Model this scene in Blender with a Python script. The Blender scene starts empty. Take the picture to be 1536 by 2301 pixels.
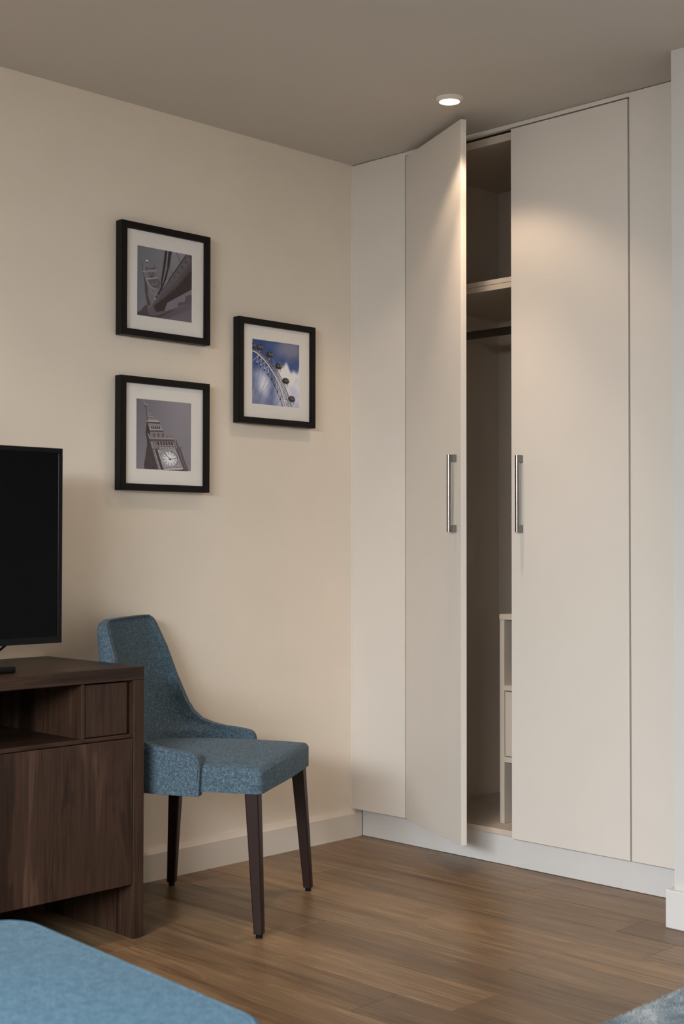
import bpy, bmesh, math, random
from mathutils import Vector, Matrix
random.seed(7)
S = bpy.context.scene
C = S.collection
PI = math.pi

# ------------------------------------------------------------------ camera, world, light, exposure
F_PX, YAW, PITCH, ROLL = 3082.5, 0.776905, 0.0224979, 0.00106782
CAM = (3.41481, -3.52189, 1.04363)
cam_d = bpy.data.cameras.new('camera'); cam = bpy.data.objects.new('camera', cam_d); C.objects.link(cam)
cam_d.sensor_fit = 'VERTICAL'; cam_d.sensor_height = 36.0; cam_d.lens = F_PX * 36.0 / 2301.0
cam_d.clip_start = 0.05
d = Vector((-math.sin(YAW) * math.cos(PITCH), math.cos(YAW) * math.cos(PITCH), math.sin(PITCH)))
r = Vector((math.cos(YAW), math.sin(YAW), 0)); u = r.cross(d)
r2 = r * math.cos(ROLL) + u * math.sin(ROLL); u2 = -r * math.sin(ROLL) + u * math.cos(ROLL)
M = Matrix((r2, u2, -d)).transposed().to_4x4(); M.translation = Vector(CAM)
cam.matrix_world = M
cam_d.dof.use_dof = True; cam_d.dof.focus_distance = 4.3; cam_d.dof.aperture_fstop = 5.6
S.camera = cam

w = bpy.data.worlds.new('world'); S.world = w; w.use_nodes = True
w.node_tree.nodes['Background'].inputs['Color'].default_value = (0.75, 0.85, 1.0, 1)
w.node_tree.nodes['Background'].inputs['Strength'].default_value = 0.6

def area_light(name, loc, rot, sx, sy, power, color):
    l = bpy.data.lights.new(name, 'AREA'); l.shape = 'RECTANGLE'; l.size = sx; l.size_y = sy
    l.energy = power; l.color = color
    o = bpy.data.objects.new(name, l); o.location = loc; o.rotation_euler = rot; C.objects.link(o)
    return o
# daylight entering through the window in the far wall behind the camera
WIN = (1.7, 4.75, 0.30, 2.1)          # x0, x1, z0, z1
WALL_Y = -5.3
DAY_POWER = 1280.0
area_light('window_daylight', ((WIN[0] + WIN[1]) / 2, WALL_Y - 1.5, 2.80), (PI / 2 - math.radians(10), 0, 0),
           4.6, 2.0, DAY_POWER, (0.86, 0.93, 1.0))
LAMP_WIDE, LAMP_CORE, LAMP_COLOR = 6.2, 27.0, (1.0, 0.74, 0.54)     # soft spill and narrow core of each beam
LAMPS = [(0.736, -0.332), (0.729, -1.95)]
S.view_settings.view_transform = 'Standard'; S.view_settings.look = 'None'
S.view_settings.exposure = 0.45; S.view_settings.gamma = 1.0; S.view_settings.use_curve_mapping = False

# ------------------------------------------------------------------ materials
def lin(c):
    return tuple((x / 12.92 if x <= 0.04045 else ((x + 0.055) / 1.055) ** 2.4) for x in [v / 255 for v in c])
def new_mat(name):
    m = bpy.data.materials.new(name); m.use_nodes = True
    nt = m.node_tree
    return m, nt, nt.nodes['Principled BSDF'], nt.nodes, nt.links
def N(nt, typ, **kw):
    n = nt.nodes.new(typ)
    for k, v in kw.items(): setattr(n, k, v)
    return n
def ramp(nt, fac, stops):
    n = nt.nodes.new('ShaderNodeValToRGB'); e = n.color_ramp.elements
    while len(e) < len(stops): e.new(0.5)
    for el, (p, c) in zip(e, stops): el.position = p; el.color = (*c, 1)
    nt.links.new(fac, n.inputs[0]); return n.outputs[0]
def bump(nt, bsdf, height, strength, dist):
    b = nt.nodes.new('ShaderNodeBump'); b.inputs['Strength'].default_value = strength; b.inputs['Distance'].default_value = dist
    nt.links.new(height, b.inputs['Height']); nt.links.new(b.outputs[0], bsdf.inputs['Normal'])
def coords(nt, scale, kind='Object', rnd=False, rot=(0, 0, 0)):
    tc = nt.nodes.new('ShaderNodeTexCoord'); mp = nt.nodes.new('ShaderNodeMapping')
    mp.inputs['Scale'].default_value = scale; mp.inputs['Rotation'].default_value = rot
    src = tc.outputs[kind]
    if rnd:
        oi = nt.nodes.new('ShaderNodeObjectInfo'); mul = N(nt, 'ShaderNodeMath', operation='MULTIPLY'); mul.inputs[1].default_value = 37.0
        nt.links.new(oi.outputs['Random'], mul.inputs[0])
        add = N(nt, 'ShaderNodeVectorMath', operation='ADD')
        nt.links.new(src, add.inputs[0]); nt.links.new(mul.outputs[0], add.inputs[1]); src = add.outputs[0]
    nt.links.new(src, mp.inputs['Vector']); return mp.outputs[0]
def noise(nt, vec, scale, detail=3, rough=0.55, dist=0.0):
    n = nt.nodes.new('ShaderNodeTexNoise'); n.inputs['Scale'].default_value = scale; n.inputs['Detail'].default_value = detail
    n.inputs['Roughness'].default_value = rough; n.inputs['Distortion'].default_value = dist
    nt.links.new(vec, n.inputs['Vector']); return n.outputs['Fac']
def mix(nt, fac, a, b, mode='MIX'):
    n = nt.nodes.new('ShaderNodeMix'); n.data_type = 'RGBA'; n.blend_type = mode
    if isinstance(fac, float): n.inputs[0].default_value = fac
    else: nt.links.new(fac, n.inputs[0])
    for k, s in ((6, a), (7, b)):
        if isinstance(s, tuple): n.inputs[k].default_value = (*s, 1)
        else: nt.links.new(s, n.inputs[k])
    return n.outputs[2]

def plain(name, col, rough=0.5, metal=0.0, tex=0.0, bscale=300, bstr=0.05, spec=0.5):
    m, nt, b, _, L = new_mat(name)
    b.inputs['Roughness'].default_value = rough; b.inputs['Metallic'].default_value = metal
    b.inputs['Specular IOR Level'].default_value = spec
    v = coords(nt, (1, 1, 1))
    f = noise(nt, v, 6, 4)
    lo = tuple(c * (1 - tex) for c in col); hi = tuple(min(1, c * (1 + tex)) for c in col)
    L.new(ramp(nt, f, [(0.3, lo), (0.7, hi)]), b.inputs['Base Color'])
    if bstr: bump(nt, b, noise(nt, v, bscale, 2), bstr, 0.002)
    return m

MAT = {}
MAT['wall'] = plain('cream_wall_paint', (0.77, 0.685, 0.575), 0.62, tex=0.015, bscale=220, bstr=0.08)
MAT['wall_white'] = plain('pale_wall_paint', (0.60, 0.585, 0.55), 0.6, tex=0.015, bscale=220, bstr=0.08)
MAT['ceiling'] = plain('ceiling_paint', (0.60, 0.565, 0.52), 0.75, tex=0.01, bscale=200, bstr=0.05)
MAT['laminate'] = plain('cream_laminate', (0.71, 0.657, 0.585), 0.42, tex=0.012, bscale=500, bstr=0.03)
MAT['interior'] = plain('wardrobe_interior_board', (0.58, 0.49, 0.395), 0.5, tex=0.02, bscale=400, bstr=0.03)
MAT['skirting'] = plain('skirting_paint', (0.69, 0.62, 0.535), 0.35, tex=0.01, bscale=100, bstr=0.02)
MAT['black_frame'] = plain('black_stained_wood', (0.007, 0.006, 0.0055), 0.45, tex=0.1, bscale=150, bstr=0.05, spec=0.18)
MAT['mat_board'] = plain('white_mat_board', (0.80, 0.77, 0.73), 0.8, tex=0.01, bscale=600, bstr=0.05)
MAT['black_plastic'] = plain('black_plastic', (0.006, 0.006, 0.0065), 0.32, tex=0.05, bscale=400, bstr=0.02, spec=0.12)
MAT['screen'] = plain('black_glass_screen', (0.003, 0.003, 0.004), 0.12, tex=0.02, bstr=0, spec=0.06)
MAT['chair_wood'] = plain('dark_stained_beech', (0.020, 0.0085, 0.0060), 0.40, tex=0.25, bscale=120, bstr=0.05, spec=0.18)
MAT['white_metal'] = plain('white_enamel', (0.75, 0.70, 0.64), 0.4, tex=0.01, bstr=0)
MAT['plinth_white'] = plain('white_plinth_board', (0.66, 0.635, 0.60), 0.45, tex=0.015, bscale=400, bstr=0.03)
MAT['subfloor'] = plain('dark_underlay', (0.03, 0.022, 0.016), 0.9, tex=0.1, bstr=0)
MAT['sealant'] = plain('white_sealant', (0.75, 0.72, 0.67), 0.25, tex=0.01, bstr=0)

def steel():
    m, nt, b, _, L = new_mat('brushed_steel')
    b.inputs['Metallic'].default_value = 1.0
    v = coords(nt, (900, 900, 8)); f = noise(nt, v, 1.0, 2)
    L.new(ramp(nt, f, [(0.3, (0.20, 0.19, 0.18)), (0.7, (0.27, 0.26, 0.25))]), b.inputs['Base Color'])
    b.inputs['Roughness'].default_value = 0.30; return m
MAT['steel'] = steel()

def oak():
    m, nt, b, _, L = new_mat('oak_plank')
    v = coords(nt, (0.8, 11.0, 11.0), rnd=True)
    warp = noise(nt, v, 1.6, 3, 0.5, 0.6)
    v2 = coords(nt, (2.6, 150.0, 60.0), rnd=True)
    fine = noise(nt, v2, 1.0, 5, 0.65)
    # cathedral growth rings: sine of warped noise
    mul = N(nt, 'ShaderNodeMath', operation='MULTIPLY'); mul.inputs[1].default_value = 55.0; L.new(warp, mul.inputs[0])
    sn = N(nt, 'ShaderNodeMath', operation='SINE'); L.new(mul.outputs[0], sn.inputs[0])
    rings = ramp(nt, sn.outputs[0], [(0.0, (0.35, 0.35, 0.35)), (0.9, (0.75, 0.75, 0.75))])
    base = ramp(nt, warp, [(0.26, (0.138, 0.083, 0.042)), (0.5, (0.205, 0.128, 0.068)), (0.76, (0.270, 0.174, 0.096))])
    c1 = mix(nt, 0.28, base, rings, 'OVERLAY')
    grain = ramp(nt, fine, [(0.30, (0.16, 0.14, 0.13)), (0.56, (0.64, 0.64, 0.64))])
    c2 = mix(nt, 0.50, c1, grain, 'OVERLAY')
    oi = nt.nodes.new('ShaderNodeObjectInfo')
    tone = ramp(nt, oi.outputs['Random'], [(0.0, (0.74, 0.72, 0.70)), (0.5, (0.98, 0.97, 0.95)), (1.0, (1.14, 1.10, 1.04))])
    c3 = mix(nt, 1.0, c2, tone, 'MULTIPLY')
    L.new(c3, b.inputs['Base Color'])
    b.inputs['Roughness'].default_value = 0.34; b.inputs['Specular IOR Level'].default_value = 0.26
    bump(nt, b, fine, 0.12, 0.0006); return m
MAT['oak'] = oak()

def walnut(name, horizontal):
    m, nt, b, _, L = new_mat(name)
    # grain runs along Z (upright boards) or along Y (top boards)
    s_low = (7.0, 7.0, 0.9) if not horizontal else (7.0, 0.9, 7.0)
    s_fine = (330, 330, 6) if not horizontal else (330, 6, 330)
    v = coords(nt, s_low, rnd=True); warp = noise(nt, v, 1.3, 4, 0.55, 0.8)
    fine = noise(nt, coords(nt, s_fine, rnd=True), 1.0, 3, 0.7)
    mul = N(nt, 'ShaderNodeMath', operation='MULTIPLY'); mul.inputs[1].default_value = 40.0; L.new(warp, mul.inputs[0])
    sn = N(nt, 'ShaderNodeMath', operation='SINE'); L.new(mul.outputs[0], sn.inputs[0])
    rings = ramp(nt, sn.outputs[0], [(0.0, (0.26, 0.25, 0.25)), (0.8, (0.66, 0.64, 0.63))])
    base = ramp(nt, warp, [(0.3, (0.016, 0.0082, 0.0052)), (0.52, (0.043, 0.0230, 0.0145)), (0.72, (0.078, 0.043, 0.0275))])
    c1 = mix(nt, 0.35, base, rings, 'OVERLAY')
    g = ramp(nt, fine, [(0.33, (0.20, 0.18, 0.17)), (0.62, (0.70, 0.70, 0.70))])
    L.new(mix(nt, 0.60, c1, g, 'OVERLAY'), b.inputs['Base Color'])
    b.inputs['Roughness'].default_value = 0.40; b.inputs['Specular IOR Level'].default_value = 0.18
    bump(nt, b, fine, 0.15, 0.0005); return m
MAT['walnut'] = walnut('walnut_upright_grain', False)
MAT['walnut_h'] = walnut('walnut_level_grain', True)

def fabric(name, dark, mid, light, scale, sheen=0.4):
    m, nt, b, _, L = new_mat(name)
    v = coords(nt, (1, 1, 1))
    n1 = noise(nt, v, scale, 2, 0.8); n2 = noise(nt, v, scale * 0.22, 3, 0.6); n3 = noise(nt, v, 9, 2)
    n4 = noise(nt, coords(nt, (1, 1, 0.5), rot=(0.5, 0.4, 0.7)), scale * 1.5, 1, 0.5)
    add = N(nt, 'ShaderNodeMath', operation='MULTIPLY_ADD'); L.new(n2, add.inputs[0]); add.inputs[1].default_value = 0.45; L.new(n1, add.inputs[2])
    a2 = N(nt, 'ShaderNodeMath', operation='MULTIPLY_ADD'); L.new(n4, a2.inputs[0]); a2.inputs[1].default_value = 0.5; L.new(add.outputs[0], a2.inputs[2])
    hv = N(nt, 'ShaderNodeMath', operation='MULTIPLY'); hv.inputs[1].default_value = 0.5128; L.new(a2.outputs[0], hv.inputs[0])
    c = ramp(nt, hv.outputs[0], [(0.36, dark), (0.50, mid), (0.64, light)])
    L.new(c, b.inputs['Base Color'])
    b.inputs['Roughness'].default_value = 0.95; b.inputs['Specular IOR Level'].default_value = 0.15
    b.inputs['Sheen Weight'].default_value = sheen; b.inputs['Sheen Roughness'].default_value = 0.5
    b.inputs['Sheen Tint'].default_value = (0.7, 0.85, 1.0, 1)
    bump(nt, b, hv.outputs[0], 0.35, 0.0012); return m
MAT['chair_fabric'] = fabric('blue_melange_tweed', (0.014, 0.022, 0.030), (0.062, 0.098, 0.127), (0.22, 0.31, 0.37), 640, 0.06)
MAT['ottoman_fabric'] = fabric('light_blue_felt', (0.030, 0.080, 0.130), (0.092, 0.190, 0.270), (0.21, 0.35, 0.44), 360, 0.06)
MAT['lining'] = plain('black_underseat_lining', (0.012, 0.012, 0.013), 0.9, tex=0.05, bstr=0)

def rug_mat():
    m, nt, b, _, L = new_mat('blue_grey_rug_pile')
    f = noise(nt, coords(nt, (14, 5, 5), rot=(0, 0, 0.6)), 1.0, 4, 0.65, 0.5)
    f2 = noise(nt, coords(nt, (1, 1, 1)), 260, 2, 0.8)
    c = ramp(nt, f, [(0.30, (0.10, 0.14, 0.16)), (0.50, (0.26, 0.31, 0.33)), (0.68, (0.55, 0.56, 0.54))])
    L.new(mix(nt, 0.5, c, ramp(nt, f2, [(0.3, (0.3, 0.3, 0.3)), (0.7, (0.75, 0.75, 0.75))]), 'OVERLAY'), b.inputs['Base Color'])
    b.inputs['Roughness'].default_value = 0.9; b.inputs['Sheen Weight'].default_value = 0.3
    bump(nt, b, f2, 0.6, 0.003); return m
MAT['rug'] = rug_mat()

def glass():
    m, nt, b, nodes, L = new_mat('picture_glass')
    nodes.remove(b)
    tr = nt.nodes.new('ShaderNodeBsdfTransparent'); gl = nt.nodes.new('ShaderNodeBsdfGlossy'); gl.inputs['Roughness'].default_value = 0.03
    lw = nt.nodes.new('ShaderNodeLayerWeight'); lw.inputs['Blend'].default_value = 0.5
    pw = N(nt, 'ShaderNodeMath', operation='POWER'); pw.inputs[1].default_value = 5.0; L.new(lw.outputs['Facing'], pw.inputs[0])
    fr = N(nt, 'ShaderNodeMath', operation='MULTIPLY_ADD'); fr.inputs[1].default_value = 0.5; fr.inputs[2].default_value = 0.025; L.new(pw.outputs[0], fr.inputs[0])
    mx = nt.nodes.new('ShaderNodeMixShader'); L.new(fr.outputs[0], mx.inputs[0]); L.new(tr.outputs[0], mx.inputs[1]); L.new(gl.outputs[0], mx.inputs[2])
    L.new(mx.outputs[0], nodes['Material Output'].inputs['Surface']); return m
MAT['glass'] = glass()

def lamp_lens():
    m, nt, b, _, L = new_mat('lit_lamp_lens')
    b.inputs['Emission Color'].default_value = (1.0, 0.80, 0.58, 1); b.inputs['Emission Strength'].default_value = 7.0
    return m
MAT['lens'] = lamp_lens()

def print_mat():
    m, nt, b, _, L = new_mat('photo_print')
    at = nt.nodes.new('ShaderNodeVertexColor'); at.layer_name = 'Col'
    L.new(at.outputs['Color'], b.inputs['Base Color']); b.inputs['Roughness'].default_value = 0.7; b.inputs['Specular IOR Level'].default_value = 0.1; return m
MAT['print'] = print_mat()

# ------------------------------------------------------------------ mesh helpers
def box(bm, x0, x1, y0, y1, z0, z1, bev=0.0, seg=2):
    vs = [bm.verts.new(p) for p in ((x0, y0, z0), (x1, y0, z0), (x1, y1, z0), (x0, y1, z0), (x0, y0, z1), (x1, y0, z1), (x1, y1, z1), (x0, y1, z1))]
    fs = [bm.faces.new([vs[i] for i in q]) for q in ((0, 3, 2, 1), (4, 5, 6, 7), (0, 1, 5, 4), (1, 2, 6, 5), (2, 3, 7, 6), (3, 0, 4, 7))]
    if bev:
        es = list({e for f in fs for e in f.edges})
        bmesh.ops.bevel(bm, geom=es, offset=bev, segments=seg, affect='EDGES', profile=0.5)
def bx(x0, x1, y0, y1, z0, z1, bev=0.0, seg=2):
    bm = bmesh.new(); box(bm, x0, x1, y0, y1, z0, z1, bev, seg); return bm
def tube(bm, pts, rad, seg=10, cap=True):
    pts = [Vector(p) for p in pts]; rings = []
    for i, p in enumerate(pts):
        t = (pts[min(i + 1, len(pts) - 1)] - pts[max(i - 1, 0)]).normalized()
        a = t.cross(Vector((0, 0, 1)));
        if a.length < 1e-3: a = Vector((1, 0, 0))
        a.normalize(); b = t.cross(a)
        rings.append([bm.verts.new(p + (a * math.cos(k * 2 * PI / seg) + b * math.sin(k * 2 * PI / seg)) * rad) for k in range(seg)])
    for q, s in zip(rings, rings[1:]):
        for k in range(seg): bm.faces.new((q[k], q[(k + 1) % seg], s[(k + 1) % seg], s[k]))
    if cap: bm.faces.new(rings[0][::-1]); bm.faces.new(rings[-1])
def lathe(bm, prof, seg=48, c=(0, 0)):
    rings = []
    for rr, z in prof:
        rings.append([bm.verts.new((c[0] + rr * math.cos(k * 2 * PI / seg), c[1] + rr * math.sin(k * 2 * PI / seg), z)) for k in range(seg)])
    for q, s in zip(rings, rings[1:]):
        for k in range(seg): bm.faces.new((q[k], q[(k + 1) % seg], s[(k + 1) % seg], s[k]))
    return rings
def obj(name, bm, mat, parent=None, smooth=False, loc=None):
    bmesh.ops.recalc_face_normals(bm, faces=bm.faces)
    me = bpy.data.meshes.new(name); bm.to_mesh(me); bm.free()
    me.materials.append(MAT[mat])
    if smooth:
        for p in me.polygons: p.use_smooth = True
        me.set_sharp_from_angle(angle=math.radians(40))
    o = bpy.data.objects.new(name, me); C.objects.link(o)
    if parent: o.parent = parent
    if loc: o.location = loc
    return o
def tag(o, label=None, cat=None, group=None, kind=None):
    if label: o['label'] = label
    if cat: o['category'] = cat
    if group: o['group'] = group
    if kind: o['kind'] = kind
    return o
def thing(name, label, cat, loc=(0, 0, 0), rz=0.0, group=None):
    o = bpy.data.objects.new(name, None); o.empty_display_size = 0.1; C.objects.link(o)
    o.location = loc; o.rotation_euler = (0, 0, rz)
    return tag(o, label, cat, group)
def struct(name, bm, mat, label, cat='wall', parent=None):
    o = obj(name, bm, mat, parent)
    return tag(o, label, cat, kind='structure')

H = 2.4                     # ceiling height
RX = 4.9                    # far right wall of the room
PX, PY = 1.430, -0.213      # edge and face of the wall nib at the right

# ------------------------------------------------------------------ the setting
floor = struct('floor', bx(0, RX, WALL_Y, 0.66, -0.06, -0.012), 'subfloor', 'brown oak plank floor of the room', 'floor')
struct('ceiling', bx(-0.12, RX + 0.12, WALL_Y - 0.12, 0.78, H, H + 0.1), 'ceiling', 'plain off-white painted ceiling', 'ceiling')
struct('wall_left', bx(-0.12, 0, WALL_Y - 0.12, 0.78, -0.06, H), 'wall', 'cream painted wall that carries the framed photographs')
struct('wall_recess', bx(0, PX, 0.66, 0.78, -0.06, H), 'wall', 'wall behind the fitted wardrobe')
struct('wall_right', bx(PX, RX, PY, 0.78, -0.06, H), 'wall_white', 'pale wall end at the right of the wardrobe')
struct('wall_far_right', bx(RX, RX + 0.12, WALL_Y - 0.12, 0.78, -0.06, H), 'wall', 'cream wall on the far right of the room, out of view')
bm = bmesh.new()
box(bm, 0, WIN[0], WALL_Y - 0.12, WALL_Y, -0.06, H); box(bm, WIN[1], RX, WALL_Y - 0.12, WALL_Y, -0.06, H)
box(bm, WIN[0], WIN[1], WALL_Y - 0.12, WALL_Y, -0.06, WIN[2]); box(bm, WIN[0], WIN[1], WALL_Y - 0.12, WALL_Y, WIN[3], H)
struct('wall_back', bm, 'wall', 'cream wall with the window, behind the camera')
bm = bmesh.new()
for x in (WIN[0], (WIN[0] + WIN[1]) / 2 - 0.025, WIN[1] - 0.05): box(bm, x, x + 0.05, WALL_Y - 0.09, WALL_Y - 0.04, WIN[2], WIN[3])
for z in (WIN[2], WIN[3] - 0.05): box(bm, WIN[0] + 0.05, WIN[1] - 0.05, WALL_Y - 0.088, WALL_Y - 0.042, z, z + 0.05)
win = struct('window_1', bm, 'white_metal', 'white framed window behind the camera', 'window')
for k in (0, 1):
    x0 = WIN[0] + 0.05 + k * ((WIN[1] - WIN[0]) / 2 - 0.025); x1 = x0 + (WIN[1] - WIN[0]) / 2 - 0.075
    obj('pane', bx(x0, x1, WALL_Y - 0.068, WALL_Y - 0.062, WIN[2] + 0.05, WIN[3] - 0.05), 'glass', win)

# floor planks: rows run along the wardrobe (X), 158 mm wide
PW, PL = 0.158, 1.22
known = {0: 0.908, 1: 1.338, 2: 0.30, 3: 0.897, 4: 1.334, 5: 0.706, 6: 1.428}
row = -1
y1 = -0.042 + PW
while y1 > WALL_Y + 0.01:
    y0 = max(y1 - PW, WALL_Y)
    ytop = min(y1, 0.05)
    j = known.get(row, random.uniform(0, PL))
    x = j - math.ceil(j / PL) * PL
    while x < RX:
        xa, xb = max(x, 0.0) + 0.0004, min(x + PL, RX) - 0.0004
        if xb - xa > 0.02:
            hx, hy = (xb - xa) / 2, (ytop - y0) / 2 - 0.0004
            obj('plank', bx(-hx, hx, -hy, hy, -0.012, 0, 0.0007, 1), 'oak', floor, loc=((xa + xb) / 2, (y0 + ytop) / 2, 0))
        x += PL
    y1 -= PW; row += 1

# skirting boards (a chamfered lip at the top)
def skirt_prof(t, h): return [(0, 0), (t, 0), (t, h - 0.016), (t - 0.004, h - 0.010), (t - 0.006, h - 0.009), (t - 0.010, h), (0, h)]
def extrude_prof(prof, a, b, fn):
    bm = bmesh.new(); A = [bm.verts.new(fn(p, a)) for p in prof]; B = [bm.verts.new(fn(p, b)) for p in prof]
    n = len(prof)
    for i in range(n): bm.faces.new((A[i], A[(i + 1) % n], B[(i + 1) % n], B[i]))
    bm.faces.new(A[::-1]); bm.faces.new(B); return bm
SH = 0.0985
struct('baseboard_left', extrude_prof(skirt_prof(0.018, SH), WALL_Y, 0.037, lambda p, s: (p[0], s, p[1])), 'skirting', 'cream skirting board along the foot of the left wall', 'skirting')
bm = bmesh.new(); box(bm, PX - 0.018, RX, PY - 0.018, PY, 0, 0.103, 0.003, 2); box(bm, PX - 0.018, PX, PY - 0.002, 0.036, 0, 0.103, 0.003, 2)
struct('baseboard_right', bm, 'plinth_white', 'white skirting board wrapping the right wall end', 'skirting')

# ------------------------------------------------------------------ fitted wardrobe
ZB, ZT = 0.0995, 2.381
X1, X2, X3 = 0.2585, 0.7135, 1.1560
TH = 0.019
wd = thing('fitted_wardrobe', 'tall cream built-in wardrobe with two doors, the left one ajar', 'wardrobe', (0.7, 0, 0))
def wp(name, x0, x1, y0, y1, z0, z1, mat='laminate', bev=0.0012, parent=None):
    return obj(name, bx(x0 - 0.7, x1 - 0.7, y0, y1, z0, z1, bev, 2), mat, parent or wd)
wp('filler_panel', 0.0012, X1 - 0.0025, 0, TH, ZB, H - 0.002)
wp('filler_panel', X3 + 0.003, PX - 0.001, 0, TH, ZB, H - 0.002)
wp('top_trim', X1 - 0.0015, X3 + 0.002, 0.001, TH, ZT + 0.0045, H - 0.001)
wp('plinth', 0.0185, PX - 0.0185, 0.039, 0.057, 0.0012, ZB + 0.0005, 'plinth_white', 0.0008)
# carcass
IX0, IX1, IYB = 0.240, 1.176, 0.54
wp('side_panel', IX0 - 0.018, IX0, 0.021, IYB + 0.018, ZB, ZT, 'interior')
wp('side_panel', IX1, IX1 + 0.018, 0.021, IYB + 0.018, ZB, ZT, 'interior')
wp('back_panel', IX0, IX1, IYB, IYB + 0.018, ZB, ZT, 'interior')
wp('top_panel', IX0, IX1, 0.021, IYB, 2.354, 2.3800, 'interior')
wp('floor_panel', IX0, IX1, 0.021, IYB, ZB, ZB + 0.018, 'interior')
wp('shelf', IX0, IX1, 0.022, IYB, 1.8925, 1.9085, 'interior')
wp('shelf', IX0, IX1, 0.022, IYB, 1.8735, 1.8915, 'interior')
bm = bmesh.new()
prof = []
for k in range(20):
    a = 2 * PI * k / 20; prof.append((0.0075 * math.cos(a), 0.0145 * math.sin(a)))
rail = extrude_prof(prof, IX0 + 0.001, IX1 - 0.001, lambda p, s: (s - 0.7, 0.24 + p[0], 1.776 + p[1]))
obj('hanging_rail', rail, 'steel', wd, smooth=True)
for xx in (IX0, IX1 - 0.006): wp('rail_bracket', xx, xx + 0.006, 0.226, 0.254, 1.757, 1.81, 'steel', 0.001)
# doors: each has its own origin at the hinge
def door(x_hinge, rz, width, side, ux):
    bm = bmesh.new()
    x0, x1 = (0, width) if side > 0 else (-width, 0)
    box(bm, x0, x1, 0, TH, ZB, ZT, 0.0012, 2)
    o = obj('door', bm, 'laminate', wd); o.location = (x_hinge - 0.7, 0.0, 0); o.rotation_euler = (0, 0, rz)
    # handle with its two square brackets in one mesh part
    hb = bmesh.new(); tube(hb, [(ux, -0.0245, 1.078), (ux, -0.0245, 1.323)], 0.0066, 20)
    for z0 in (1.0775, 1.3005): box(hb, ux - 0.0058, ux + 0.0062, -0.0245, -0.0002, z0, z0 + 0.023, 0.0006, 1)
    h = obj('handle', hb, 'steel', o, smooth=True); tag(h, 'brushed steel bar handle')
    return o
tag(door(X1 + 0.001, -math.radians(25.6), 0.4525, 1, 0.4525 - 0.0400), 'cream left door standing ajar')
tag(door(X3 - 0.0035, 0.0, X3 - X2 - 0.0045, -1, -(X3 - 0.0035) + 0.7555), 'cream right door, closed')
# hinges of the open door
for zz in (0.35, 1.05, 1.75, 2.2):
    wp('hinge', IX0 + 0.0005, IX0 + 0.013, 0.024, 0.085, zz, zz + 0.05, 'steel', 0.002)
# thin glossy bead of sealant between wardrobe and wall
bm = bmesh.new(); tube(bm, [(0.0012 - 0.7, -0.0012, 0.105), (0.0012 - 0.7, -0.0012, 2.395)], 0.0017, 8)
obj('sealant_bead', bm, 'sealant', wd, smooth=True)

# drawer unit inside the wardrobe
du = thing('drawer_unit', 'low cream drawer unit standing inside the wardrobe', 'drawer unit', (0.88, 0.1, ZB + 0.018))
def dp(name, x0, x1, y0, y1, z0, z1, mat='interior', parent=None):
    return obj(name, bx(x0 - 0.88, x1 - 0.88, y0 - 0.1, y1 - 0.1, z0 - ZB - 0.018, z1 - ZB - 0.018, 0.0008, 1), mat, parent or du)
UX0, UX1, UY0, UY1 = 0.590, 1.174, 0.098, 0.50
zb = ZB + 0.0185
dp('side_panel', UX0, UX0 + 0.018, UY0, UY1, zb, 0.790); dp('side_panel', UX1 - 0.018, UX1, UY0, UY1, zb, 0.790)
dp('top_panel', UX0 - 0.001, UX1, UY0 - 0.001, UY1, 0.790, 0.808)
dp('shelf', UX0 + 0.0185, UX1 - 0.0185, UY0, UY1 - 0.01, 0.556, 0.573)
dp('shelf', UX0 + 0.0185, UX1 - 0.0185, UY0, UY1 - 0.01, 0.320, 0.338)
dp('back_panel', UX0 + 0.0185, UX1 - 0.0185, UY1 - 0.009, UY1, zb, 0.789)
dp('drawer', UX0 + 0.0215, UX1 - 0.0215, UY0 + 0.001, UY1 - 0.03, 0.3405, 0.5525)

# ------------------------------------------------------------------ ceiling downlights
def downlight(x, y, label):
    t = thing('downlight', label, 'downlight', (x, y, H), 0, 'recessed ceiling downlights')
    bm = bmesh.new()
    lathe(bm, [(0.030, -0.0005), (0.0425, -0.0005), (0.0425, -0.003), (0.0395, -0.0065), (0.0345, -0.0125), (0.0315, -0.0128), (0.0300, -0.0100), (0.0295, -0.004)])
    obj('trim_ring', bm, 'white_metal', t, smooth=True)
    bm = bmesh.new(); rg = lathe(bm, [(0.0293, -0.0062), (0.026, -0.0090), (0.018, -0.0108), (0.008, -0.0114)]); bm.faces.new(rg[-1]); obj('lens', bm, 'lens', t, smooth=True)
    for nm, pw_, ang, bl in (('downlight_spill', LAMP_WIDE, 112, 0.42), ('downlight_core', LAMP_CORE, 68, 1.0)):
        l = bpy.data.lights.new(nm, 'SPOT'); l.energy = pw_; l.color = LAMP_COLOR
        l.spot_size = math.radians(ang); l.spot_blend = bl; l.shadow_soft_size = 0.022
        o = bpy.data.objects.new(nm, l); C.objects.link(o); o.parent = t; o.location = (0, 0, -0.036)
    return t
LBL = ['lit round white downlight in the ceiling in front of the open wardrobe door',
       'lit round downlight above the tv cabinet, just outside the picture']
for (x, y), lb in zip(LAMPS, LBL): downlight(x, y, lb)

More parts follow.
